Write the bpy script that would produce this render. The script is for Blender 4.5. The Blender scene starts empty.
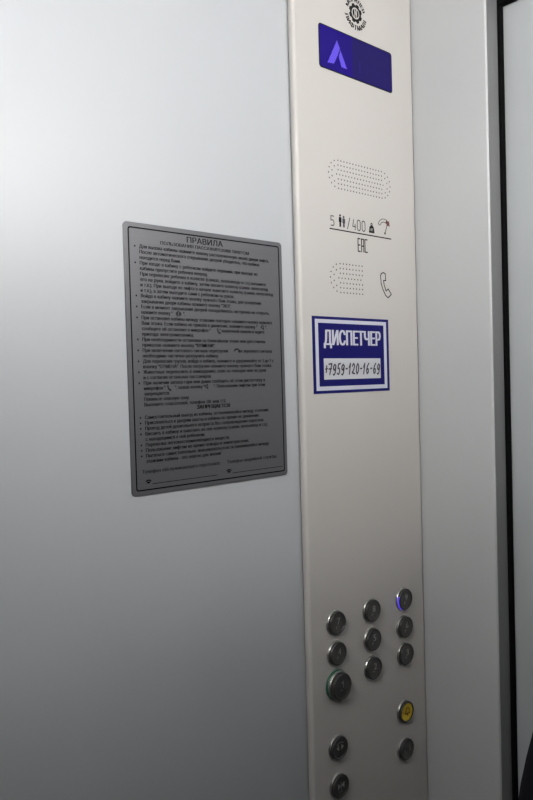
import bpy, bmesh, math
from mathutils import Vector, Matrix
from mathutils.geometry import delaunay_2d_cdt
from math import sin, cos, pi, radians as rad

scene = bpy.context.scene
COL = scene.collection
DZ = 0.08                      # layout heights were measured from a 1.42 m eye; the eye stands at 1.50 m

# ------------------------------------------------------------------ materials
def mat(name, color, rough=0.5, metal=0.0, spec=0.5, noise=0.0, nscale=(8, 8, 8), bump=0.0, bscale=(300, 300, 300), rvar=0.0):
    m = bpy.data.materials.new(name)
    m.use_nodes = True
    nt = m.node_tree
    b = nt.nodes['Principled BSDF']
    b.inputs['Base Color'].default_value = (*color, 1)
    b.inputs['Roughness'].default_value = rough
    b.inputs['Metallic'].default_value = metal
    b.inputs['Specular IOR Level'].default_value = spec
    def noise_node(scale, detail=4):
        tc = nt.nodes.new('ShaderNodeTexCoord')
        mp = nt.nodes.new('ShaderNodeMapping')
        mp.inputs['Scale'].default_value = scale
        n = nt.nodes.new('ShaderNodeTexNoise')
        n.inputs['Scale'].default_value = 1.0
        n.inputs['Detail'].default_value = detail
        nt.links.new(tc.outputs['Object'], mp.inputs['Vector'])
        nt.links.new(mp.outputs['Vector'], n.inputs['Vector'])
        return n
    if noise:
        n = noise_node(nscale)
        r = nt.nodes.new('ShaderNodeValToRGB')
        r.color_ramp.elements[0].position = 0.3
        r.color_ramp.elements[1].position = 0.7
        r.color_ramp.elements[0].color = (*[c * (1 - noise) for c in color], 1)
        r.color_ramp.elements[1].color = (*[min(1, c * (1 + noise)) for c in color], 1)
        nt.links.new(n.outputs['Fac'], r.inputs['Fac'])
        nt.links.new(r.outputs['Color'], b.inputs['Base Color'])
    if bump:
        n2 = noise_node(bscale, 2)
        bp = nt.nodes.new('ShaderNodeBump')
        bp.inputs['Strength'].default_value = bump
        bp.inputs['Distance'].default_value = 0.0005
        nt.links.new(n2.outputs['Fac'], bp.inputs['Height'])
        nt.links.new(bp.outputs['Normal'], b.inputs['Normal'])
    return m

def emis(name, color, strength, base=(0.004, 0.004, 0.01), rough=0.2, noise=0.0, nscale=(20, 20, 20), spec=0.06):
    m = mat(name, base, rough, spec=spec)
    nt = m.node_tree
    b = nt.nodes['Principled BSDF']
    b.inputs['Emission Color'].default_value = (*color, 1)
    b.inputs['Emission Strength'].default_value = strength
    if noise:
        tc = nt.nodes.new('ShaderNodeTexCoord')
        mp = nt.nodes.new('ShaderNodeMapping')
        mp.inputs['Scale'].default_value = nscale
        n = nt.nodes.new('ShaderNodeTexNoise')
        n.inputs['Scale'].default_value = 1
        r = nt.nodes.new('ShaderNodeValToRGB')
        r.color_ramp.elements[0].color = (*[c * (1 - noise) for c in color], 1)
        r.color_ramp.elements[1].color = (*[c * (1 + noise) for c in color], 1)
        nt.links.new(tc.outputs['Object'], mp.inputs['Vector'])
        nt.links.new(mp.outputs['Vector'], n.inputs['Vector'])
        nt.links.new(n.outputs['Fac'], r.inputs['Fac'])
        nt.links.new(r.outputs['Color'], b.inputs['Emission Color'])
    return m

M = {}
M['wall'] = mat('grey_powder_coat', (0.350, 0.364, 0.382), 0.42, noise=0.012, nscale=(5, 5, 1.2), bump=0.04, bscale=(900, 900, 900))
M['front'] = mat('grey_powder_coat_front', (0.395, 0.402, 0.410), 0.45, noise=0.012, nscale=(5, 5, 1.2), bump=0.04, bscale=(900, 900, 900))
M['rear'] = mat('brushed_dark_steel', (0.10, 0.10, 0.105), 0.5, metal=0.3, noise=0.03, nscale=(60, 60, 1.5))
M['door'] = mat('pale_steel_door', (0.350, 0.364, 0.378), 0.42, noise=0.02, nscale=(30, 30, 1.5))
M['ceiling'] = mat('white_ceiling', (0.300, 0.300, 0.300), 0.6, noise=0.01)
M['floor'] = mat('dark_rubber_floor', (0.030, 0.030, 0.031), 0.7, noise=0.25, nscale=(60, 60, 60), bump=0.4)
M['panel'] = mat('cream_powder_coat', (0.408, 0.392, 0.376), 0.40, noise=0.01, nscale=(6, 6, 2), bump=0.04, bscale=(900, 900, 900))
M['plaque'] = mat('grey_anodised_sheet', (0.105, 0.105, 0.115), 0.42, metal=0.5, noise=0.03, nscale=(4, 6, 900))
M['ink'] = mat('black_print', (0.006, 0.006, 0.007), 0.6, spec=0.08, noise=0.05)
M['plaque_ink'] = mat('black_engraved_print', (0.004, 0.004, 0.0045), 0.7, spec=0.03, noise=0.05)
M['grey_ink'] = mat('thin_dark_print', (0.018, 0.018, 0.02), 0.6, spec=0.1, noise=0.05)
M['blue_ink'] = mat('blue_black_print', (0.010, 0.010, 0.03), 0.5, noise=0.05)
M['red_ink'] = mat('dark_red_print', (0.075, 0.008, 0.008), 0.5, noise=0.05)
M['hole'] = mat('dark_perforation', (0.035, 0.034, 0.033), 0.8, noise=0.05)
M['white_print'] = mat('white_on_black_print', (0.420, 0.406, 0.392), 0.5, noise=0.01)
M['navy'] = mat('navy_vinyl', (0.008, 0.0075, 0.088), 0.45, spec=0.06, noise=0.05)
M['white_vinyl'] = mat('white_vinyl', (0.434, 0.441, 0.518), 0.35, noise=0.01)
M['marker'] = mat('black_marker', (0.012, 0.012, 0.02), 0.5, noise=0.1, nscale=(500, 500, 500))
M['field'] = mat('white_number_field', (0.420, 0.427, 0.462), 0.35, noise=0.01)
M['bezel'] = mat('dark_display_bezel', (0.006, 0.006, 0.010), 0.3, spec=0.1, noise=0.05)
M['lcd'] = emis('blue_lcd_left', (0.014, 0.004, 0.20), 1.0, noise=0.22, nscale=(18, 18, 18))
M['lcd2'] = emis('blue_lcd_right', (0.014, 0.008, 0.115), 1.0, noise=0.12, nscale=(18, 18, 18))
M['lcd_line'] = emis('blue_lcd_segment', (0.03, 0.018, 0.28), 1.0)
M['button'] = mat('black_nickel', (0.045, 0.043, 0.042), 0.38, metal=0.35, noise=0.08, nscale=(60, 60, 60))
M['button_face'] = mat('smoked_steel_face', (0.07, 0.067, 0.065), 0.42, metal=0.35, noise=0.06, nscale=(60, 60, 60))
M['chrome'] = mat('polished_bezel', (0.46, 0.46, 0.45), 0.32, metal=1.0, noise=0.02)
M['symbol'] = mat('raised_grey_symbol', (0.33, 0.33, 0.32), 0.35, metal=0.5, noise=0.05)
M['green'] = mat('dark_green_collar', (0.012, 0.085, 0.055), 0.3, noise=0.08, nscale=(80, 80, 80))
M['yellow'] = mat('yellow_enamel', (0.52, 0.36, 0.012), 0.4, noise=0.05, nscale=(70, 70, 70))
M['brown'] = mat('dark_red_brown_enamel', (0.10, 0.025, 0.008), 0.45, noise=0.05)
M['call'] = emis('violet_call_light', (0.10, 0.06, 0.85), 0.9, base=(0.05, 0.05, 0.3))
M['jamb_shade'] = mat('jamb_shade_grey', (0.16, 0.162, 0.166), 0.45, metal=0.3, noise=0.03, nscale=(60, 60, 2))  # darker than the front coat, standing in for shade on the jamb
M['rubber'] = mat('black_rubber_seal', (0.003, 0.003, 0.0035), 0.9, spec=0.05, noise=0.1)
M['added_light_frame'] = mat('white_added_light_frame', (0.7, 0.7, 0.7), 0.4, noise=0.01)
M['coat'] = mat('black_wool_coat', (0.006, 0.006, 0.009), 0.95, spec=0.1, noise=0.3, nscale=(200, 200, 200), bump=0.5, bscale=(500, 500, 500))
M['trousers'] = mat('dark_trousers', (0.015, 0.016, 0.022), 0.9, spec=0.2, noise=0.2, nscale=(200, 200, 200))
M['skin'] = mat('skin', (0.55, 0.33, 0.24), 0.5, noise=0.04, nscale=(20, 20, 20))
M['hair'] = mat('dark_hair', (0.014, 0.010, 0.008), 0.75, spec=0.25, noise=0.6, nscale=(260, 260, 14), bump=1.0, bscale=(420, 420, 14))
M['shoe'] = mat('black_leather', (0.01, 0.01, 0.01), 0.35, noise=0.1)
M['eye'] = mat('eye_white', (0.75, 0.73, 0.7), 0.2, noise=0.02)

def arrow_material():
    m = emis('violet_lit_dots', (0.16, 0.10, 0.86), 1.0)
    nt = m.node_tree
    b = nt.nodes['Principled BSDF']
    tc = nt.nodes.new('ShaderNodeTexCoord')
    mp = nt.nodes.new('ShaderNodeMapping')
    mp.inputs['Scale'].default_value = (1, 520, 520)
    ck = nt.nodes.new('ShaderNodeTexChecker')
    ck.inputs['Scale'].default_value = 1.0
    ck.inputs['Color1'].default_value = (0.20, 0.13, 0.95, 1)
    ck.inputs['Color2'].default_value = (0.11, 0.065, 0.68, 1)
    nt.links.new(tc.outputs['Object'], mp.inputs['Vector'])
    nt.links.new(mp.outputs['Vector'], ck.inputs['Vector'])
    nt.links.new(ck.outputs['Color'], b.inputs['Emission Color'])
    return m
M['arrow'] = arrow_material()

# ------------------------------------------------------------------ object helpers
def link(name, bm, m, parent=None, smooth=False, bevel=0.0, label=None, seg=3):
    me = bpy.data.meshes.new(name)
    bm.to_mesh(me); bm.free()
    for k in (m if isinstance(m, (list, tuple)) else [m]):
        me.materials.append(k)
    if smooth:
        for p in me.polygons: p.use_smooth = True
    o = bpy.data.objects.new(name, me)
    COL.objects.link(o)
    if parent: o.parent = parent
    if bevel:
        md = o.modifiers.new('bevel', 'BEVEL')
        md.width = bevel; md.segments = seg; md.limit_method = 'ANGLE'; md.angle_limit = rad(40)
    if label: o['label'] = label
    return o

def struct(name, bm, m, **k):
    o = link(name, bm, m, **k)
    o['kind'] = 'structure'
    return o

def thing(name, label, cat):
    o = bpy.data.objects.new(name, None)
    o.empty_display_size = 0.05
    COL.objects.link(o)
    o['label'] = label; o['category'] = cat
    return o

def box(bm, x0, x1, y0, y1, z0, z1, mi=0):
    v = [bm.verts.new(p) for p in ((x0,y0,z0),(x1,y0,z0),(x1,y1,z0),(x0,y1,z0),(x0,y0,z1),(x1,y0,z1),(x1,y1,z1),(x0,y1,z1))]
    for f in ((3,2,1,0),(4,5,6,7),(0,1,5,4),(1,2,6,5),(2,3,7,6),(3,0,4,7)):
        bm.faces.new([v[i] for i in f]).material_index = mi

def rounded(y0, y1, z0, z1, r, n=5):
    pts = []
    for cy, cz, a0 in ((y1-r, z1-r, 0), (y0+r, z1-r, 90), (y0+r, z0+r, 180), (y1-r, z0+r, 270)):
        for i in range(n + 1):
            a = rad(a0 + 90 * i / n)
            pts.append((cy + r * cos(a), cz + r * sin(a)))
    return pts                                  # counter-clockwise seen from +X

def prism(bm, pts, x0, x1, mi=0):
    a = [bm.verts.new((x0, p[0], p[1])) for p in pts]
    b = [bm.verts.new((x1, p[0], p[1])) for p in pts]
    bm.faces.new(b).material_index = mi
    bm.faces.new(list(reversed(a))).material_index = mi
    n = len(pts)
    for i in range(n):
        j = (i + 1) % n
        bm.faces.new((a[i], a[j], b[j], b[i])).material_index = mi

def ringprism(bm, outer, inner, x0, x1, mi=0):
    n = len(outer)
    lo = [bm.verts.new((x0, *p)) for p in outer]; li = [bm.verts.new((x0, *p)) for p in inner]
    ho = [bm.verts.new((x1, *p)) for p in outer]; hi = [bm.verts.new((x1, *p)) for p in inner]
    for i in range(n):
        j = (i + 1) % n
        for q in ((ho[i], ho[j], hi[j], hi[i]), (lo[i], lo[j], ho[j], ho[i]), (li[j], li[i], hi[i], hi[j])):
            bm.faces.new(q).material_index = mi

PT = 0.00012                                     # thickness of a print layer
def poly(bm, pts, x, mi=0):
    s = sum(pts[i][0]*pts[(i+1)%len(pts)][1]-pts[(i+1)%len(pts)][0]*pts[i][1] for i in range(len(pts)))
    if s < 0: pts = list(reversed(pts))
    prism(bm, pts, x, x + PT, mi)

def disc(bm, y, z, r, x, mi=0, n=10, ry=None):
    poly(bm, [(y + (ry or r) * cos(2*pi*i/n), z + r * sin(2*pi*i/n)) for i in range(n)], x, mi)

def ribbon(bm, pts, w, x, mi=0, closed=False, caps=True):
    if closed: pts = list(pts) + [pts[0]]
    for (a, b) in zip(pts[:-1], pts[1:]):
        d = Vector((b[0]-a[0], b[1]-a[1]))
        if d.length < 1e-7: continue
        n = Vector((-d.y, d.x)).normalized() * w / 2
        poly(bm, [(a[0]+n.x, a[1]+n.y), (a[0]-n.x, a[1]-n.y), (b[0]-n.x, b[1]-n.y), (b[0]+n.x, b[1]+n.y)], x, mi)
    if caps:
        for p in pts: disc(bm, p[0], p[1], w/2, x, mi, 8)

GLYPHS = {}
def text_geo(s):
    """filled outline of a line of text as (verts, faces) in em units, baseline at 0"""
    if s in GLYPHS: return GLYPHS[s]
    cu = bpy.data.curves.new('t', 'FONT')
    cu.body = s; cu.size = 1.0; cu.resolution_u = 3; cu.fill_mode = 'NONE'
    ob = bpy.data.objects.new('t', cu)
    COL.objects.link(ob)
    dg = bpy.context.evaluated_depsgraph_get()
    me = bpy.data.meshes.new_from_object(ob.evaluated_get(dg))
    vs = [Vector((v.co.x, v.co.y)) for v in me.vertices]
    es = [tuple(e.vertices) for e in me.edges]
    bpy.data.objects.remove(ob); bpy.data.curves.remove(cu); bpy.data.meshes.remove(me)
    out = delaunay_2d_cdt(vs, es, [], 0, 1e-6)
    V, F = out[0], out[2]
    cell = 0.05
    bucket = {}
    for i, j in es:
        p, q = vs[i], vs[j]
        for k in range(math.floor(min(p.x, q.x)/cell), math.floor(max(p.x, q.x)/cell) + 1):
            bucket.setdefault(k, []).append((p, q))
    keep = []
    for f in F:
        c = (V[f[0]] + V[f[1]] + V[f[2]]) / 3
        odd = False
        for p, q in bucket.get(math.floor(c.x/cell), ()):
            if (p.x > c.x) != (q.x > c.x) and c.y < p.y + (c.x - p.x)/(q.x - p.x)*(q.y - p.y): odd = not odd
        if odd: keep.append(tuple(f))
    used = sorted({i for f in keep for i in f}); m = {k: n for n, k in enumerate(used)}
    GLYPHS[s] = ([(V[i].x, V[i].y) for i in used], [tuple(m[i] for i in f) for f in keep])
    return GLYPHS[s]

def put_text(bm, s, x, y0, y1, base, em, bold=0.0, mi=0, fit='width', ztop=None, zbot=None, xf=None):
    """text on a plane facing +X from y0 to y1; em = height of one em, or stretch between zbot and ztop"""
    if bold >= 0.01:                             # heavier strokes: the line repeated a hair to each side
        k = bold * 0.5 * ((y1 - y0) / max(len(s), 1)) * 1.6
        for n, d in enumerate((-k, 0.0, k)):
            put_text(bm, s, x + n*0.00003, y0 + d, y1 + d, base, em, 0.0, mi, fit, ztop, zbot, xf)
        return
    vs, fs = text_geo(s)
    a0 = min(v[0] for v in vs); a1 = max(v[0] for v in vs)
    b0 = min(v[1] for v in vs); b1 = max(v[1] for v in vs)
    sx = (y1 - y0) / (a1 - a0) if fit == 'width' else em
    out = []
    for (a, b) in vs:
        y = y0 + (a - a0) * sx
        z = (zbot + (b - b0) / (b1 - b0) * (ztop - zbot)) if ztop is not None else base + b * em
        if xf: y, z = xf(y, z)
        out.append(bm.verts.new((x, y, z)))
    for f in fs:
        try: fc = bm.faces.new([out[i] for i in f])
        except ValueError: continue
        fc.material_index = mi
        fc.normal_update()
        if fc.normal.x < 0: fc.normal_flip()

def lathe(bm, prof, y, z, x=0.0, n=36, mi=0):
    rings = []
    for (r, h) in prof:
        if r < 1e-6: rings.append([bm.verts.new((x + h, y, z))])
        else: rings.append([bm.verts.new((x + h, y + r*cos(2*pi*i/n), z + r*sin(2*pi*i/n))) for i in range(n)])
    for A, B in zip(rings[:-1], rings[1:]):
        for i in range(n):
            j = (i + 1) % n
            if len(B) == 1: f = bm.faces.new((A[i], A[j], B[0]))
            elif len(A) == 1: f = bm.faces.new((A[0], B[j], B[i]))
            else: f = bm.faces.new((A[i], A[j], B[j], B[i]))
            f.material_index = mi

# ------------------------------------------------------------------ the lift car
XR, YR, YF, ZC = 1.05, -0.24, 0.919, 2.20        # right wall, rear wall, front wall, ceiling
JX0, JX1, TH, HZ = 0.1387, 0.905, 0.030, 2.038   # door opening, front panel thickness, header underside

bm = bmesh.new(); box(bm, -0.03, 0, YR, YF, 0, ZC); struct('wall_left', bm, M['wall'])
bm = bmesh.new(); box(bm, XR, XR+0.03, YR, YF, 0, ZC); struct('wall_right', bm, M['rear'])
bm = bmesh.new(); box(bm, -0.03, XR+0.03, YR-0.03, YR, 0, ZC); struct('wall_rear', bm, M['rear'])
bm = bmesh.new(); box(bm, -0.03, XR+0.03, YR-0.03, 1.2, -0.04, 0); struct('floor', bm, M['floor'])
bm = bmesh.new(); box(bm, -0.03, XR+0.03, YR-0.03, YF+TH, ZC, ZC+0.04); struct('ceiling', bm, M['ceiling'])
bm = bmesh.new()
pts = [(-0.03,0),(JX0,0),(JX0,HZ),(JX1,HZ),(JX1,0),(XR+0.03,0),(XR+0.03,ZC),(-0.03,ZC)]
fr = [bm.verts.new((p[0], YF, p[1])) for p in pts]; bk = [bm.verts.new((p[0], YF+TH, p[1])) for p in pts]
bm.faces.new(fr); bm.faces.new(list(reversed(bk)))
for i in range(8):
    j = (i+1) % 8
    bm.faces.new((fr[j], fr[i], bk[i], bk[j]))
bmesh.ops.recalc_face_normals(bm, faces=bm.faces)
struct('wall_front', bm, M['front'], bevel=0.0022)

# black rubber seal round the back of the opening
SW = 0.0040
bm = bmesh.new()
box(bm, JX0-0.012, JX0+SW, YF+TH, YF+TH+0.011, 0, HZ+0.012)
box(bm, JX1-SW, JX1+0.012, YF+TH, YF+TH+0.011, 0, HZ+0.012)
box(bm, JX0+SW, JX1-SW, YF+TH, YF+TH+0.011, HZ-0.0085, HZ+0.012)
struct('trim_1', bm, M['rubber'])

# thin darker strips that paint shade onto the jamb faces
for k, x0 in enumerate((JX0, JX1-0.0008)):
    bm = bmesh.new(); box(bm, x0, x0+0.0008, YF+0.0032, YF+TH-0.0005, 0.002, HZ-0.001)
    struct('trim_%d' % (k+2), bm, M['jamb_shade'])
DY = YF + TH + 0.0135
MX = (JX0 + JX1) / 2
bm = bmesh.new(); box(bm, JX0-0.03, MX-0.002, DY, DY+0.03, 0.004, ZC-0.02); struct('door_1', bm, M['door'], bevel=0.002)
bm = bmesh.new(); box(bm, MX+0.002, JX1+0.03, DY, DY+0.03, 0.004, ZC-0.02); struct('door_2', bm, M['door'], bevel=0.002)

# ------------------------------------------------------------------ added light bars out of view, on the right and rear walls
LY0, LY1, LZ0, LZ1, LIP = 0.38, 0.84, 1.90, 2.02, 0.80
LSTR = 56.0
M['diffuser'] = emis('added_light_face', (1.0, 0.985, 0.955), LSTR, base=(0.8, 0.8, 0.8), rough=0.5)
def added_light_bar(label, length, height, loc, rotz, m, lip):
    t = thing('added_wall_light', label, 'lamp')
    t.location = loc; t.rotation_euler = (0, 0, rotz)
    h = length / 2
    bm = bmesh.new(); box(bm, -0.020, -0.0004, -h-0.02, h+0.02, -0.015, height+0.015)
    link('frame', bm, M['added_light_frame'], t, bevel=0.004)
    bm = bmesh.new(); box(bm, -0.026, -0.0195, -h, h, 0, height)
    link('diffuser', bm, m, t, bevel=0.002)
    bm = bmesh.new(); box(bm, -0.026-lip*height, -0.0004, -h-0.02, h+0.02, -0.019, -0.0145)  # lip shaped to cut light off the lower walls
    link('light_cutoff_lip', bm, M['added_light_frame'], t, bevel=0.001)
added_light_bar('added long light bar, out of view high on the right wall beside the person', LY1-LY0, LZ1-LZ0, (XR, (LY0+LY1)/2, LZ0), 0, M['diffuser'], LIP)  # unseen source, added for a bright top and dark bottom
LSTR2, RX, RZ, RLIP = 105.0, 0.50, 1.87, 0.35
M['diffuser2'] = emis('added_light_face_rear', (1.0, 0.985, 0.955), LSTR2, base=(0.8, 0.8, 0.8), rough=0.5)
added_light_bar('added short light bar, out of view high on the rear wall facing the door', 0.30, 0.10, (RX, YR, RZ), -pi/2, M['diffuser2'], RLIP)  # second unseen source, added to brighten the front wall

# ------------------------------------------------------------------ control panel
PX = 0.012                                        # how far its face stands off the wall
PY0, PY1 = 0.6645, 0.9175
panel = thing('control_panel', 'tall cream lift control panel with blue display and round buttons, left of the door', 'control panel')
panel.location = (0, 0, 0)
bm = bmesh.new(); box(bm, 0.0003, PX, PY0, PY1, 0.10, ZC-0.01)
link('faceplate', bm, M['panel'], panel, bevel=0.0045, seg=4)

# display -------------------------------------------------------------
D0, D1, DB, DT = 0.7117, 0.8668, 1.8445+DZ, 1.9040+DZ
bm = bmesh.new(); prism(bm, rounded(D0, D1, DB, DT, 0.0045), PX, PX+0.0006)
disp = link('display', bm, M['bezel'], panel, label='blue lit floor display in a thin black bezel')
DM = 0.7785
bm = bmesh.new(); prism(bm, [(DM, DB+0.0016), (DM, DT-0.0016), (D0+0.004, DT-0.0016), (D0+0.0014, DT-0.004), (D0+0.0014, DB+0.004), (D0+0.004, DB+0.0016)], PX+0.0006, PX+0.0009)
link('screen', bm, M['lcd'], disp, label='brighter blue half of the display holding the arrow')
bm = bmesh.new(); prism(bm, [(DM, DB+0.0016), (D1-0.004, DB+0.0016), (D1-0.0014, DB+0.004), (D1-0.0014, DT-0.004), (D1-0.004, DT-0.0016), (DM, DT-0.0016)], PX+0.0006, PX+0.0009)
link('screen', bm, M['lcd2'], disp, label='dimmer violet blue half of the display')
bm = bmesh.new()
XA = PX + 0.0010
z = DZ
poly(bm, [(0.7472,1.8890+z),(0.7274,1.8537+z),(0.7403,1.8553+z),(0.7490,1.8705+z),(0.7528,1.8790+z)], XA)
poly(bm, [(0.7535,1.8775+z),(0.7505,1.8672+z),(0.7554,1.8545+z),(0.7667,1.8545+z)], XA)
link('direction_arrow', bm, M['arrow'], disp, label='lit violet up arrow')
bm = bmesh.new(); poly(bm, [(0.7935,1.855+z),(0.7945,1.855+z),(0.7945,1.871+z),(0.7935,1.871+z)], XA)
link('lit_segment', bm, M['lcd_line'], disp)

# maker emblem: toothed wheel with lettering round it ------------------
EY, EZ = 0.7886, 1.9390 + DZ
bm = bmesh.new()
gear = []
for k in range(8):
    for a, r in ((-15, 0.0118), (-11, 0.0140), (11, 0.0140), (15, 0.0118)):
        t = rad(k * 45 + 22.5 + a); gear.append((EY + r*cos(t), EZ + r*sin(t)))
poly(bm, gear, PX)
disc(bm, EY, EZ, 0.0080, PX+0.00015, 1, 24)
disc(bm, EY, EZ, 0.0064, PX+0.0003, 0, 24)
poly(bm, [(EY-0.0008,EZ+0.0066),(EY-0.0026,EZ+0.0066),(EY-0.0026,EZ-0.0066),(EY-0.0012,EZ-0.0066),(EY-0.0012,EZ+0.0012),(EY+0.0012,EZ-0.0034),(EY+0.0012,EZ-0.0066),(EY+0.0026,EZ-0.0066),(EY+0.0026,EZ+0.0066),(EY+0.0012,EZ+0.0066),(EY+0.0012,EZ-0.0006),(EY-0.0008,EZ+0.0030)], PX+0.00045, 1)
def arc(a_mid, R, flip):
    def f(y, z):
        t = rad(a_mid) - y / R if not flip else rad(a_mid) + y / R
        rr = R + z if not flip else R - z
        return EY + rr * cos(t), EZ + rr * sin(t)
    return f
put_text(bm, 'МОГИЛЕВ', PX+0.0002, -0.0215, 0.0215, -0.0012, 0.0076, 0.09, 0, xf=arc(90, 0.0172, False))
put_text(bm, 'ЛИФТМАШ', PX+0.0002, -0.0250, 0.0250, -0.0045, 0.0092, 0.09, 0, xf=arc(270, 0.0190, True))
link('maker_emblem', bm, [M['ink'], M['white_print']], panel)

# perforated loudspeaker and microphone areas --------------------------
def holes(y0, y1, zc, pitch, rows_half, nx, right_round, r):
    bm = bmesh.new()
    sp = (y1 - y0) / (nx - 1)
    for k in range(-rows_half, rows_half + 1):
        for i in range(nx + (1 if k == 0 and right_round else 0)):
            disc(bm, y0 + (i - (0.5 if k == 0 else 0)) * sp, zc + k * pitch, r, PX, 0, 8)
    for s in ((-1, 1) if right_round else (-1,)):
        cy = y0 if s < 0 else y1
        for j, n in ((2, 5), (3, 8)):
            for q in range(1, n):
                a = rad(90 + 180 * q / n)
                disc(bm, cy + (cos(a) if s < 0 else -cos(a)) * j * pitch, zc + sin(a) * j * pitch, r, PX, 0, 8)
    return bm
link('loudspeaker_grille', holes(0.7440, 0.8375, 1.7043+DZ, 0.00645, 3, 16, True, 0.00108), M['hole'], panel)
link('microphone_grille', holes(0.7432, 0.7893, 1.5604+DZ, 0.0067, 3, 8, False, 0.00112), M['hole'], panel)

# capacity marking ------------------------------------------------------
XI = PX
z = DZ
bm = bmesh.new()
W = 0.00125
def stroke(pts, y0, z0, w, h, wd=W, mi=0, bmx=None, closed=False):
    ribbon(bmx if bmx is not None else bm, [(y0 + a*w, z0 + b*h) for a, b in pts], wd, XI, mi, closed)
stroke([(1,1),(0.05,1),(0,0.55),(0.7,0.58),(1,0.42),(1,0.14),(0.75,0),(0,0.0)], 0.7268, 1.6320+z, 0.0062, 0.0130)
link('passenger_number', bm, M['grey_ink'], panel, label='thin figure 5')
bm = bmesh.new(); ribbon(bm, [(0.7656,1.6465+z),(0.7604,1.6308+z)], W, XI); link('slash', bm, M['grey_ink'], panel)
bm = bmesh.new()
stroke([(0.35,1),(0,0.3),(1,0.3)], 0.7715, 1.6313+z, 0.0062, 0.0140); stroke([(0.8,0.55),(0.8,0)], 0.7715, 1.6313+z, 0.0062, 0.0140)
for y0 in (0.7812, 0.7915):
    stroke([(0.25,1),(0.75,1),(1,0.85),(1,0.15),(0.75,0),(0.25,0),(0,0.15),(0,0.85)], y0, 1.6313+z, 0.0064, 0.0143, closed=True)
link('load_number', bm, M['grey_ink'], panel, label='thin figure 400')
bm = bmesh.new()
for cy, s, c in ((0.7456, 1.0, 0), (0.7530, 0.92, 1)):
    zb = 1.6318 + z
    disc(bm, cy, zb + 0.0158*s, 0.0017, XI, c, 10)
    poly(bm, [(cy-0.0026,zb+0.0136*s),(cy+0.0026,zb+0.0136*s),(cy+0.0029,zb+0.0065*s),(cy+0.0017,zb+0.0065*s),(cy+0.0017,zb),(cy-0.0017,zb),(cy-0.0017,zb+0.0065*s),(cy-0.0029,zb+0.0065*s)], XI, c)
link('passenger_pictogram', bm, [M['ink'], M['blue_ink']], panel)
bm = bmesh.new()
poly(bm, [(0.8062,1.6308+z),(0.8188,1.6308+z),(0.8172,1.6392+z),(0.8142,1.6418+z),(0.8108,1.6418+z),(0.8078,1.6392+z)], XI)
ribbon(bm, [(0.8125 + 0.0017*cos(t*pi/6), 1.6432+z + 0.0017*sin(t*pi/6)) for t in range(12)], 0.0012, XI, closed=True)
put_text(bm, 'КГ', PX+0.0003, 0.8098, 0.8154, 0, 0, 0.01, 1, ztop=1.6372+z, zbot=1.6335+z)
link('weight_pictogram', bm, [M['ink'], M['white_print']], panel)
bm = bmesh.new()
def sector(a0, a1, r0, r1, n=8):
    cy, cz = 0.8405, 1.6400+z
    return [(cy + r1*cos(rad(a0+(a1-a0)*i/n)), cz + r1*sin(rad(a0+(a1-a0)*i/n))) for i in range(n+1)] + \
           [(cy + r0*cos(rad(a1-(a1-a0)*i/n)), cz + r0*sin(rad(a1-(a1-a0)*i/n))) for i in range(n+1)]
ribbon(bm, sector(155, 62, 0.0100, 0.0145), 0.0009, XI, 0, closed=True)
poly(bm, sector(68, 30, 0.0095, 0.0150), XI, 1)
ribbon(bm, [(0.8429,1.6340+z),(0.8480,1.6480+z)], 0.0013, XI, 0)
poly(bm, [(0.8455,1.6478+z),(0.8535,1.6445+z),(0.8520,1.6530+z)], PX+0.0002, 1)
disc(bm, 0.8424, 1.6335+z, 0.0017, XI, 0, 12)
link('overload_pictogram', bm, [M['grey_ink'], M['red_ink']], panel, label='dial pictogram with a dark red end')
bm = bmesh.new()
ribbon(bm, [(0.7241,1.6272+z),(0.8566,1.6266+z)], 0.00165, XI, caps=False)
link('rule_line', bm, M['ink'], panel)
bm = bmesh.new()
z0 = 1.6015 + z
E1 = 0.0017
stroke([(1,1),(0,1),(0,0),(1,0)], 0.7818, z0, 0.0048, 0.0180, E1); stroke([(0,0.5),(0.9,0.5)], 0.7818, z0, 0.0048, 0.0180, E1)
stroke([(0,0),(0,1),(1,1),(1,0)], 0.7894, z0, 0.0046, 0.0180, E1); stroke([(0,0.45),(1,0.45)], 0.7894, z0, 0.0046, 0.0180, E1)
stroke([(1,1),(0,1),(0,0),(1,0)], 0.7968, z0, 0.0050, 0.0180, E1)
link('conformity_mark', bm, M['ink'], panel, label='square black letters EAC')
HS = [[0.8367,1.5751],[0.8408,1.5737],[0.8415,1.5638],[0.8363,1.5634],[0.8374,1.5581],[0.8415,1.5484],[0.8469,1.5516],[0.8538,1.5441],[0.8464,1.5386],[0.8406,1.5416],[0.8345,1.5504],[0.8309,1.5585],[0.8298,1.5700],[0.8318,1.5735]]
bm = bmesh.new(); ribbon(bm, [(a, b+z) for a, b in HS], 0.0016, XI, closed=True)
link('handset_pictogram', bm, M['grey_ink'], panel)

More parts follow.
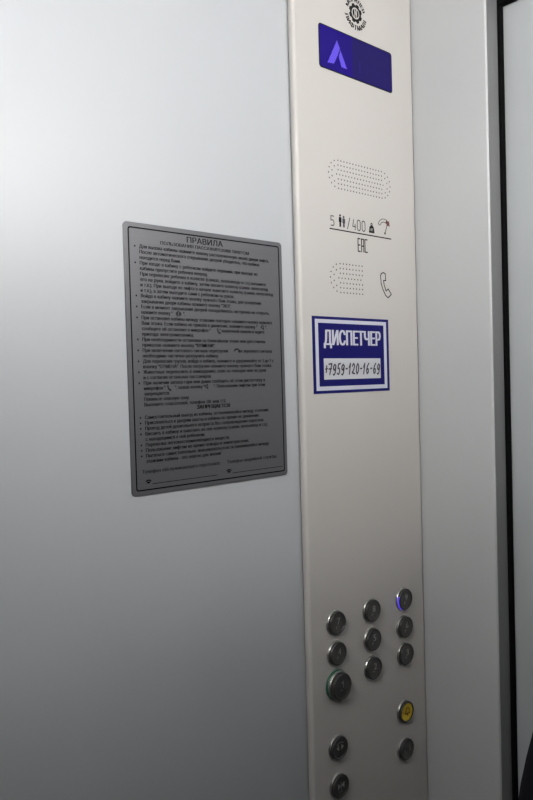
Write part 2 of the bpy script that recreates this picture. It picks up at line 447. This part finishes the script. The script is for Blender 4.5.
# buttons ---------------------------------------------------------------
def button(y, zz, symbol, face='button_face', scale=1.0, lift=0.0, label=None, symmat='symbol'):
    zz += DZ
    X = PX
    s = scale
    bm = bmesh.new()
    lathe(bm, [(0.0160*s,0.0010),(0.0160*s,0.0058+lift),(0.0153*s,0.0068+lift),(0.0136*s,0.0068+lift),(0.0129*s,0.0061+lift)], y, zz, X)
    b = link('button', bm, M['button'], panel, smooth=False, label=label)
    bm = bmesh.new()
    lathe(bm, [(0.0129*s,0.0061+lift),(0.0120*s,0.0059+lift),(0.0,0.0059+lift)], y, zz, X)
    link('button_face', bm, M[face], b, smooth=True)
    bm = bmesh.new()
    lathe(bm, [(0.0173*s,0),(0.0173*s,0.0022+lift*0.6),(0.0168*s,0.0030+lift*0.6),(0.0160*s,0.0030+lift*0.6)], y, zz, X)
    link('bezel_ring', bm, M['chrome'], b, label='thin bright metal ring')
    F = X + 0.0062 + lift
    bm = bmesh.new()
    symbol(bm, y, zz, F)
    link('button_symbol', bm, M[symmat], b)
    return b
def digit(d):
    def f(bm, y, zz, F):
        wd = 0.0056
        if d == '1': ribbon(bm, [(y-0.0008, zz+0.0052), (y+0.0018, zz+0.0072), (y+0.0018, zz-0.0015)], 0.0012, F)
        else: put_text(bm, d, F, y-wd/2+0.0015, y+wd/2+0.0015, 0, 0, 0.06, ztop=zz+0.0075, zbot=zz-0.0015)
        for k in range(2 if d in '123' else 3):
            disc(bm, y-0.0035+0.0022*(k % 2), zz-0.0040-0.0022*(k//2), 0.0008, F, 0, 8)
    return f
def bell(bm, y, zz, F):
    pts = [(-0.0056,-0.0034),(-0.0044,-0.0022),(-0.0038,0.0024),(-0.0020,0.0050),(0.0020,0.0050),(0.0038,0.0024),(0.0044,-0.0022),(0.0056,-0.0034)]
    ribbon(bm, [(y+a+0.0008, zz+b+0.0010) for a, b in pts], 0.0013, F, closed=True)
    disc(bm, y+0.0008, zz-0.0042, 0.0016, F)
def tri(bm, y, zz, F, w, h, d):
    poly(bm, [(y, zz+h), (y, zz-h), (y+d*w, zz)], F)
def doors_open(bm, y, zz, F):
    tri(bm, y-0.0022, zz+0.0012, F, 0.0050, 0.0042, -1); tri(bm, y+0.0022, zz+0.0012, F, 0.0050, 0.0042, 1)
    ribbon(bm, [(y-0.0062+0.00124*i, zz+0.0062+0.0018*sin(pi*i/10)) for i in range(11)], 0.0010, F)
def doors_close(bm, y, zz, F):
    tri(bm, y-0.0062, zz+0.0012, F, 0.0050, 0.0046, 1); tri(bm, y+0.0062, zz+0.0012, F, 0.0050, 0.0046, -1)
    ribbon(bm, [(y, zz+0.0062), (y, zz-0.0038)], 0.0010, F)
    disc(bm, y-0.003, zz-0.0065, 0.0008, F, 0, 8); disc(bm, y+0.001, zz-0.0065, 0.0008, F, 0, 8)
def handset(bm, y, zz, F):
    ribbon(bm, [(y-0.0066+0.00132*i, zz+0.0010+0.0040*sin(pi*i/10)) for i in range(11)], 0.0022, F)
    ribbon(bm, [(y-0.0066, zz+0.0010), (y-0.0060, zz-0.0016)], 0.0030, F); ribbon(bm, [(y+0.0066, zz+0.0010), (y+0.0060, zz-0.0016)], 0.0030, F)

C1, C2, C3 = 0.7138, 0.7885, 0.8633
R1, R2, R3, R4, R5 = 1.0822, 1.0395, 0.9968, 0.9103, 0.8534
button(C1, R1, digit('7'), label='dark round button numbered 7')
button(C2, R1, digit('8'), label='dark round button numbered 8')
b9 = button(C3, R1, digit('9'), label='dark round button with a lit violet blue edge')
bm = bmesh.new()
for i in range(10):
    a0, a1 = rad(155 + 9.0*i), rad(155 + 9.0*(i+1))
    r0, r1 = 0.01605, 0.0166
    zz = R1 + DZ
    q = [bm.verts.new((PX+h, C3 + r*cos(a), zz + r*sin(a))) for (a, r, h) in ((a0, r1, 0.0031), (a1, r1, 0.0031), (a1, r0, 0.0056), (a0, r0, 0.0056))]
    bm.faces.new(q)
link('call_light', bm, M['call'], b9, label='violet blue lit arc')
button(C1, R2, digit('4'), label='dark round button numbered 4')
button(C2, R2, digit('5'), label='dark round button numbered 5')
button(C3, R2, digit('6'), label='dark round button numbered 6')
b1 = button(C1-0.0005, R3-0.0012, digit('1'), face='button', scale=1.15, lift=0.0060, label='larger raised black button in a green collar')
bm = bmesh.new(); lathe(bm, [(0.0209,0),(0.0209,0.0030),(0.0204,0.0038),(0.0190,0.0038)], C1-0.0005, R3-0.0012+DZ, PX)
link('green_collar', bm, M['green'], b1, label='dark green collar')
button(C2, R3+0.001, digit('2'), label='dark round button numbered 2')
button(C3, R3+0.0012, digit('3'), label='dark round button numbered 3')
button(C3-0.003, R4, bell, face='yellow', label='round alarm button with yellow face', symmat='brown')
button(C1-0.0022, R4-0.0022, doors_open, face='button', label='black round button with door opening arrows')
button(C1-0.0022, R5+0.001, doors_close, face='button', label='black round button with door closing arrows')
button(C3-0.0045, R5-0.0008, handset, label='grey round button at the lower right of the panel')

# ------------------------------------------------------------------ dispatcher sign
sign = thing('dispatcher_sign', 'navy blue and white sticker lettered ДИСПЕТЧЕР with a phone number, on the cream panel', 'sign')
SX = PX
S0, S1, SB, ST = 0.6845, 0.8441, 1.4002+DZ, 1.5057+DZ
bm = bmesh.new(); prism(bm, [(S0,SB),(S1,SB),(S1,ST),(S0,ST)], SX, SX+0.0006); link('backing', bm, M['navy'], sign)
bm = bmesh.new()
o = [(0.6897,1.4042+DZ),(0.8388,1.4042+DZ),(0.8388,1.5018+DZ),(0.6897,1.5018+DZ)]
i_ = [(0.6955,1.4098+DZ),(0.8328,1.4098+DZ),(0.8328,1.4967+DZ),(0.6955,1.4967+DZ)]
ringprism(bm, o, i_, SX+0.0006, SX+0.0007); link('border', bm, M['white_vinyl'], sign)
bm = bmesh.new()
for k, dy in enumerate((-0.0010, -0.0005, 0, 0.0005, 0.0010)):
    put_text(bm, 'ДИСПЕТЧЕР', SX+0.0008+k*0.00006, 0.7066+dy, 0.8246+dy, 0, 0, 0, ztop=1.4878+DZ, zbot=1.4622+DZ)
link('lettering', bm, M['white_vinyl'], sign)
bm = bmesh.new(); poly(bm, [(0.7050,1.4192+DZ),(0.8240,1.4192+DZ),(0.8240,1.4482+DZ),(0.7050,1.4482+DZ)], SX+0.0006)
field = link('number_field', bm, M['field'], sign, label='white box with the number')
GL = {'+': [[(0,0.5),(0.8,0.55)],[(0.4,0.8),(0.35,0.2)]],
 '7': [[(0,0.95),(0.9,1.0),(0.4,0)],[(0.05,0.5),(0.85,0.55)]],
 '9': [[(0.85,0.85),(0.5,1),(0.1,0.8),(0.15,0.52),(0.5,0.45),(0.85,0.85),(0.7,0.2),(0.35,0),(0.1,0.08)]],
 '5': [[(0.95,1),(0.3,0.95),(0.2,0.55),(0.65,0.55),(0.8,0.25),(0.5,0.0),(0.05,0.08)]],
 '-': [[(0.15,0.5),(0.75,0.53)]],
 '1': [[(0.1,0.65),(0.6,1.0),(0.3,0)]],
 '2': [[(0.05,0.75),(0.4,1),(0.8,0.85),(0.6,0.45),(0.1,0.1),(0.25,0.25),(0.5,0.05),(0.95,0.05)]],
 '0': [[(0.5,1),(0.12,0.7),(0.1,0.25),(0.4,0),(0.8,0.3),(0.85,0.75),(0.5,1)]],
 '6': [[(0.8,1),(0.35,0.75),(0.1,0.3),(0.35,0),(0.75,0.15),(0.7,0.45),(0.35,0.48),(0.12,0.3)]]}
bm = bmesh.new()
yy = 0.7072
for ch in '+7959-120-16-69':
    w = {'+': 0.0050, '-': 0.0058, '1': 0.0055}.get(ch, 0.0074)
    dz = {'9': -0.001, '+': 0}.get(ch, 0)
    for st_ in GL[ch]:
        ribbon(bm, [(yy + a*w*0.86 + b*0.0016, 1.4260+DZ+dz + b*0.0150) for a, b in st_], 0.0021, SX+0.0008)
    yy += w + 0.0011
link('handwritten_number', bm, M['marker'], field, label='phone number in black marker')

# ------------------------------------------------------------------ plaque with the rules
plq = thing('rules_plaque', 'grey metal plaque of printed lift rules with rounded corners, on the pale wall', 'plaque')
QX = 0.0018
Q0, Q1, QB, QT = 0.4072, 0.6425, 1.2950+DZ, 1.6005+DZ
bm = bmesh.new(); prism(bm, rounded(Q0, Q1, QB, QT, 0.005), -0.0004, QX); link('plate', bm, M['plaque'], plq, bevel=0.0004, seg=1)
bm = bmesh.new()
ringprism(bm, rounded(Q0+0.0052, Q1-0.0052, QB+0.0052, QT-0.0052, 0.003), rounded(Q0+0.0067, Q1-0.0067, QB+0.0067, QT-0.0067, 0.0020), QX, QX+PT)
link('border_line', bm, M['plaque_ink'], plq)
LINES = [(1,'Для вызова кабины нажмите кнопку расположенную около двери лифта.',0.6189),
(0,'После автоматического открывания дверей убедитесь, что кабина',0.6024),
(0,'находится перед Вами.',0.4817),
(1,'При входе в кабину с ребенком войдите первыми, при выходе из',0.5991),
(0,'кабины пропустите ребенка вперед.',0.5200),
(0,'При перевозке ребенка в коляске (санках, велосипеде и т.п.) возьмите',0.6128),
(0,'его на руки, войдите в кабину, затем ввезите коляску (санки, велосипед',0.6162),
(0,'и т.п.). При выходе из лифта в начале вывезите коляску (санки, велосипед',0.6249),
(0,'и т.п.), а затем выходите сами с ребенком на руках.',0.5604),
(1,'Войдя в кабину нажмите кнопку нужного Вам этажа, для ускорения',0.6036),
(0,'закрывания двери кабины нажмите кнопку "ЭКЗ".',0.5547),
(1,'Если в момент закрывания дверей понадобилось экстренно их открыть,',0.6176),
(0,'нажмите кнопку "           ".',0.4855),
(1,'При остановке кабины между этажами повторно нажмите кнопку нужного',0.6215),
(0,'Вам этажа. Если кабина не пришла в движение, нажмите кнопку "         ",',0.6125),
(0,'сообщите об остановке в микрофон "         " кнопочной панели и ждите',0.6079),
(0,'прихода электромеханика.',0.4969),
(1,'При необходимости остановки на ближайшем этаже или для отмены',0.6088),
(0,'приказов нажмите кнопку',0.4972),
(1,'При включении светового сигнала перегрузки             и звукового сигнала',0.6200),
(0,'необходимо частично разгрузить кабину.',0.5331),
(1,'Для перевозки грузов, войдя в кабину, нажмите и удерживайте от 5 до 7 с',0.6225),
(0,'кнопку "ОТМЕНА". После погрузки нажмите кнопку нужного Вам этажа.',0.6193),
(1,'Животных перевозить в наморднике, взяв на поводок или на руки',0.6089),
(0,'и с согласия остальных пассажиров.',0.5214),
(1,'При наличии запаха гари или дыма сообщить об этом диспетчеру в',0.6069),
(0,'микрофон "         ", нажав кнопку "         ". Пользование лифтом при этом',0.6066),
(0,'запрещается.',0.4607),
(0,'Покиньте опасную зону.',0.4881),
(0,'Вызовите спасателей, телефон 101 или 112.',0.5427)]
FORB = [(1,'Самостоятельный выход из кабины, остановившейся между этажами.',0.6120),
(1,'Прислоняться к дверям шахты и кабины во время ее движения.',0.5954),
(1,'Проезд детей дошкольного возраста без сопровождения взрослых.',0.6033),
(1,'Ввозить в кабину и вывозить из нее коляску (санки, велосипед и т.п.)',0.6085),
(0,'с находящимся в ней ребенком.',0.5090),
(1,'Перевозка легковоспламеняющихся веществ.',0.5464),
(1,'Пользование лифтом во время пожара и землетрясения.',0.5770),
(1,'Пытаться самостоятельно эвакуироваться из остановившейся между',0.6103),
(0,'этажами кабины - это опасно для жизни!',0.5322)]
bm = bmesh.new()
TX = QX + 0.00015
L0 = 0.4266
def row(lst, ztop, pitch):
    for k, (bul, s, yend) in enumerate(lst):
        zc = ztop - k * pitch + DZ
        for k2, dy in enumerate((-0.0002, 0, 0.0002)):
            put_text(bm, s, TX+k2*0.00004, L0+dy, yend+dy, zc - 0.0018, 0.0056, 0)
        if bul: disc(bm, L0-0.0058, zc, 0.00105, QX, 0, 8)
row(LINES, 1.5742, 0.006117)
row(FORB, 1.3825, 0.00618)
put_text(bm, 'Телефон обслуживающего персонала:', TX, 0.4210, 0.5302, 1.3213+DZ-0.0018, 0.0056, 0.05)
put_text(bm, 'Телефон аварийной службы:', TX, 0.5416, 0.6235, 1.3213+DZ-0.0018, 0.0056, 0.05)
link('rules_text', bm, M['plaque_ink'], plq)
bm = bmesh.new()
for k2, dy in enumerate((-0.0002, 0.0002)):
    put_text(bm, 'ПРАВИЛА', TX+k2*0.00004, 0.4915+dy, 0.5445+dy, 0, 0, 0, ztop=1.5920+DZ, zbot=1.5852+DZ)
for k2, dy in enumerate((-0.00018, 0.00018)):
    put_text(bm, 'ПОЛЬЗОВАНИЯ ПАССАЖИРСКИМ ЛИФТОМ', TX+k2*0.00004, 0.4548+dy, 0.5859+dy, 0, 0, 0, ztop=1.5831+DZ, zbot=1.5789+DZ)
link('heading', bm, M['plaque_ink'], plq, label='large heading ПРАВИЛА')
bm = bmesh.new()
for k2, dy in enumerate((-0.0004, 0, 0.0004)):
    put_text(bm, 'ЗАПРЕЩАЕТСЯ', TX+k2*0.00004, 0.4985+dy, 0.5480+dy, 0, 0, 0, ztop=1.3934+DZ, zbot=1.3880+DZ)
link('heading', bm, M['plaque_ink'], plq, label='bold heading ЗАПРЕЩАЕТСЯ')
bm = bmesh.new()
def zl(k): return 1.5742 - k*0.006117 + DZ
W2 = 0.0009
def p_bell(y, zz):
    ribbon(bm, [(y-0.0026,zz+0.0002),(y+0.0016,zz+0.0026),(y+0.0022,zz-0.0026)], W2, QX, closed=True)
def p_hand(y, zz):
    ribbon(bm, [(y-0.0016,zz+0.0026),(y-0.0014,zz),(y+0.0004,zz-0.0024),(y+0.0022,zz-0.0030)], 0.0013, QX)
    ribbon(bm, [(y+0.0006,zz-0.0030),(y+0.0024,zz-0.0018)], W2, QX)
# door opening sign
ribbon(bm, [(0.4765+0.0034*cos(t*pi/8), zl(12)+0.0024*sin(t*pi/8)) for t in range(16)], W2, QX, closed=True)
poly(bm, [(0.4735,zl(12)),(0.4758,zl(12)+0.0016),(0.4758,zl(12)-0.0016)], QX); poly(bm, [(0.4795,zl(12)),(0.4772,zl(12)-0.0016),(0.4772,zl(12)+0.0016)], QX)
link('pictogram', bm, M['plaque_ink'], plq)
for fn, y, zz in ((p_bell, 0.6050, zl(14)), (p_hand, 0.5345, zl(15)), (p_hand, 0.4602, zl(26)), (p_bell, 0.5135, zl(26))):
    bm = bmesh.new(); fn(y, zz); link('pictogram', bm, M['plaque_ink'], plq)
bm = bmesh.new()
ribbon(bm, [(0.5620+0.0042*cos(rad(160-14*i)), zl(19)-0.0010+0.0036*sin(rad(160-14*i))) for i in range(11)], 0.0015, QX)
poly(bm, [(0.5675,zl(19)+0.0010),(0.5640,zl(19)-0.0004),(0.5660,zl(19)-0.0026)], QX)
link('pictogram', bm, M['plaque_ink'], plq)
for y, ye in ((0.4285, 0.5259), (0.5440, 0.6340)):
    zz = 1.3098 + DZ
    bm = bmesh.new()
    poly(bm, [(y-0.0022,zz-0.0018),(y+0.0022,zz-0.0018),(y+0.0015,zz+0.0004),(y-0.0015,zz+0.0004)], QX)
    ribbon(bm, [(y-0.0032,zz+0.0006),(y-0.0016,zz+0.0018),(y+0.0016,zz+0.0018),(y+0.0032,zz+0.0006)], 0.0014, QX)
    link('pictogram', bm, M['plaque_ink'], plq)
    bm = bmesh.new(); ribbon(bm, [(y+0.0050,1.3070+DZ),(ye,1.3070+DZ)], 0.0007, QX, caps=False); link('fill_in_line', bm, M['plaque_ink'], plq)
# bold words
bm = bmesh.new()
for k2, dy in enumerate((-0.0004, 0, 0.0004)):
    put_text(bm, '"ОТМЕНА".', TX+0.0001+k2*0.00004, 0.4992+dy, 0.5284+dy, zl(18)-0.0018, 0.0056, 0)
link('bold_word', bm, M['plaque_ink'], plq)

# ------------------------------------------------------------------ the person at the door
def evaluated_mesh(ob):
    dg = bpy.context.evaluated_depsgraph_get()
    return bpy.data.meshes.new_from_object(ob.evaluated_get(dg))
def skin_bm(joints, bones, root):
    names = list(joints)
    me = bpy.data.meshes.new('s')
    me.from_pydata([joints[n][0] for n in names], [(names.index(a), names.index(b)) for a, b in bones], [])
    ob = bpy.data.objects.new('s', me); COL.objects.link(ob)
    sk = ob.modifiers.new('skin', 'SKIN'); sk.use_smooth_shade = True
    for i, n in enumerate(names):
        r = joints[n][1]
        sv = me.skin_vertices[0].data[i]
        sv.radius = r if isinstance(r, tuple) else (r, r)
        sv.use_root = (n == root)
    su = ob.modifiers.new('sub', 'SUBSURF'); su.levels = 2; su.render_levels = 2
    m2 = evaluated_mesh(ob)
    b = bmesh.new(); b.from_mesh(m2)
    bpy.data.objects.remove(ob); bpy.data.meshes.remove(m2)
    return b
def fuse(name, b, m, parent, voxel, smooth=6, label=None):
    me = bpy.data.meshes.new('f'); b.to_mesh(me); b.free()
    ob = bpy.data.objects.new('f', me); COL.objects.link(ob)
    rm = ob.modifiers.new('remesh', 'REMESH'); rm.mode = 'VOXEL'; rm.voxel_size = voxel; rm.use_smooth_shade = True
    if smooth:
        sm = ob.modifiers.new('smooth', 'SMOOTH'); sm.factor = 0.5; sm.iterations = smooth
    m2 = evaluated_mesh(ob)
    bpy.data.objects.remove(ob)
    m2.name = name
    m2.materials.clear(); m2.materials.append(m)
    o = bpy.data.objects.new(name, m2); COL.objects.link(o); o.parent = parent
    if label: o['label'] = label
    return o
def ball(b, c, r, seg=20):
    g = bmesh.ops.create_uvsphere(b, u_segments=seg, v_segments=seg//2+2, radius=1.0)
    for v in g['verts']: v.co = Vector((c[0]+v.co.x*r[0], c[1]+v.co.y*r[1], c[2]+v.co.z*r[2]))

CX, CY = 0.6555, 0.660
person = thing('person', 'person in a black coat standing at the door, only a sleeve showing at lower right', 'person')
person.location = (CX, CY, 0)
# joints in metres round the person's own base; the person faces the door (+Y)
J = {'pelvis':((0,0,0.90),(0.13,0.10)),'waist':((0,0,1.05),(0.12,0.09)),'chest':((0,0,1.25),(0.14,0.10)),'collar':((0,-0.005,1.39),(0.075,0.06)),
 'neck':((0,0.0,1.45),0.048),'headbase':((0,0.012,1.52),0.05)}
B = [('pelvis','waist'),('waist','chest'),('chest','collar'),('collar','neck'),('neck','headbase')]
for s, t in ((-1,'l'),(1,'r')):
    J.update({t+'sh':((s*0.165,0,1.365),0.048),t+'el':((s*0.294,-0.004,1.024),0.037),t+'wr':((s*0.155,0.135,0.985),0.026),t+'pa':((s*0.115,0.150,0.955),0.028),
     t+'hip':((s*0.085,0,0.86),0.085),t+'kn':((s*0.095,0.005,0.48),0.055),t+'an':((s*0.10,-0.01,0.09),0.038),t+'to':((s*0.11,0.12,0.035),0.030)})
    B += [('collar',t+'sh'),(t+'sh',t+'el'),(t+'el',t+'wr'),(t+'wr',t+'pa'),('pelvis',t+'hip'),(t+'hip',t+'kn'),(t+'kn',t+'an'),(t+'an',t+'to')]
    for k in range(4):
        J[t+'f%d' % k] = ((s*(0.100-0.004*k), 0.158-0.008*k+0.008, 0.915-0.004*(1 if k in (1,2) else 0)+0.000), 0.0085)
        J[t+'g%d' % k] = ((s*(0.088+0.004*k), 0.160-0.016*k, 0.885-0.006*(1 if k in (1,2) else 0)), 0.0075)
        B += [(t+'pa',t+'f%d' % k),(t+'f%d' % k,t+'g%d' % k)]
    J[t+'th'] = ((s*0.150,0.165,0.935),0.0095); J[t+'th2'] = ((s*0.145,0.172,0.905),0.008)
    B += [(t+'wr',t+'th'),(t+'th',t+'th2')]
bb = skin_bm(J, B, 'pelvis')
HC = 1.575
ball(bb, (0,0.012,HC+0.012), (0.074,0.092,0.094)); ball(bb, (0,0.040,HC-0.045), (0.052,0.058,0.058))
ball(bb, (0,0.108,HC-0.022), (0.014,0.020,0.016), 12); ball(bb, (0,0.100,HC-0.004), (0.009,0.014,0.024), 12)
ball(bb, (0,0.092,HC-0.058), (0.022,0.010,0.005), 12); ball(bb, (0,0.090,HC-0.068), (0.018,0.010,0.005), 12); ball(bb, (0,0.080,HC-0.090), (0.022,0.018,0.016), 12)
for s in (-1, 1):
    ball(bb, (s*0.076,0.004,HC-0.010), (0.010,0.020,0.032), 12)
    ball(bb, (s*0.032,0.090,HC+0.026), (0.020,0.012,0.006), 12)
body = fuse('body', bb, M['skin'], person, 0.0055, 4)
for s in (-1, 1):
    bm = bmesh.new(); ball(bm, (s*0.031,0.086,HC+0.008), (0.0125,0.011,0.0075), 24)
    for fc in bm.faces:
        c = fc.calc_center_median()
        if c.y > 0.090 and (c.x-s*0.031)**2 + (c.z-HC-0.008)**2 < 0.0055**2: fc.material_index = 1
    link('eye', bm, [M['eye'], M['hair']], person, smooth=True)
    bm = bmesh.new(); ball(bm, (s*0.032,0.0935,HC+0.030), (0.017,0.007,0.0032), 14)
    link('eyebrow', bm, M['hair'], person, smooth=True)
bb = bmesh.new()
ball(bb, (0,-0.004,HC+0.028), (0.083,0.094,0.092), 28); ball(bb, (0,-0.050,HC-0.02), (0.072,0.052,0.075), 24)
fuse('hair', bb, M['hair'], person, 0.008, 2)
# coat: torso and sleeves in one surface, hands in the pockets
K = {'hip':((0,0,0.92),(0.15,0.11)),'waist':((0,0,1.08),(0.170,0.125)),'chest':((0,0,1.26),(0.180,0.130)),'collar':((0,-0.005,1.395),(0.095,0.080)),'neck':((0,-0.003,1.468),0.066)}
KB = [('hip','waist'),('waist','chest'),('chest','collar'),('collar','neck')]
for s, t in ((-1,'l'),(1,'r')):
    K.update({t+'sh':((s*0.170,0,1.362),0.066),t+'ma':((s*0.236,-0.002,1.215),0.062),t+'el':((s*0.298,-0.004,1.020),0.060),t+'fa':((s*0.215,0.085,0.985),0.056),t+'cu':((s*0.145,0.140,0.965),0.052)})
    KB += [('collar',t+'sh'),(t+'sh',t+'ma'),(t+'ma',t+'el'),(t+'el',t+'fa'),(t+'fa',t+'cu')]
cb = skin_bm(K, KB, 'hip')
rings = []
for zz, rx, ry in ((1.27,0.170,0.120),(1.18,0.176,0.128),(1.08,0.172,0.126),(0.98,0.182,0.140),(0.88,0.200,0.155),(0.74,0.212,0.166),(0.60,0.222,0.174)):
    rings.append([cb.verts.new((rx*cos(2*pi*i/32), ry*sin(2*pi*i/32), zz)) for i in range(32)])
for A, Bq in zip(rings[:-1], rings[1:]):
    for i in range(32):
        j = (i+1) % 32
        cb.faces.new((A[i], Bq[i], Bq[j], A[j]))
cb.faces.new(rings[0]); cb.faces.new(list(reversed(rings[-1])))
fuse('coat', cb, M['coat'], person, 0.009, 5)
T = {'seat':((0,0,0.82),(0.12,0.095))}; TB = []
for s, t in ((-1,'l'),(1,'r')):
    T.update({t+'h':((s*0.088,0,0.80),0.098),t+'k':((s*0.096,0.005,0.48),0.076),t+'a':((s*0.10,-0.008,0.070),0.062)})
    TB += [('seat',t+'h'),(t+'h',t+'k'),(t+'k',t+'a')]
fuse('trousers', skin_bm(T, TB, 'seat'), M['trousers'], person, 0.010, 4)
for s in (-1, 1):
    bm = bmesh.new()
    ball(bm, (s*0.105,0.060,0.036), (0.046,0.125,0.036), 20); ball(bm, (s*0.10,-0.015,0.058), (0.044,0.050,0.050), 18)
    for v in bm.verts: v.co.z = max(v.co.z, 0.002)
    fuse('shoe', bm, M['shoe'], person, 0.006, 2)

# ------------------------------------------------------------------ world, camera, colour
w = bpy.data.worlds.new('shaft'); scene.world = w; w.use_nodes = True
w.node_tree.nodes['Background'].inputs['Color'].default_value = (0.01, 0.01, 0.01, 1)
w.node_tree.nodes['Background'].inputs['Strength'].default_value = 0.2

cd = bpy.data.cameras.new('camera'); cam = bpy.data.objects.new('camera', cd); COL.objects.link(cam)
yaw, pitch, roll = 0.8538, 0.0268, -0.0286
f = Vector((-sin(yaw)*cos(pitch), cos(yaw)*cos(pitch), -sin(pitch)))
r = f.cross(Vector((0,0,1))).normalized(); u = r.cross(f)
r2 = r*cos(roll) + u*sin(roll); u2 = -r*sin(roll) + u*cos(roll)
m4 = Matrix(((r2.x,u2.x,-f.x,0.7),(r2.y,u2.y,-f.y,0.0),(r2.z,u2.z,-f.z,1.50),(0,0,0,1)))
cam.matrix_world = m4
cd.sensor_fit = 'VERTICAL'; cd.sensor_height = 36.0; cd.lens = 718/800*36.0
cd.clip_start = 0.02
scene.camera = cam
scene.view_settings.view_transform = 'Standard'
scene.view_settings.look = 'None'
scene.view_settings.exposure = 0.0
scene.view_settings.gamma = 1.0
scene.view_settings.use_curve_mapping = False
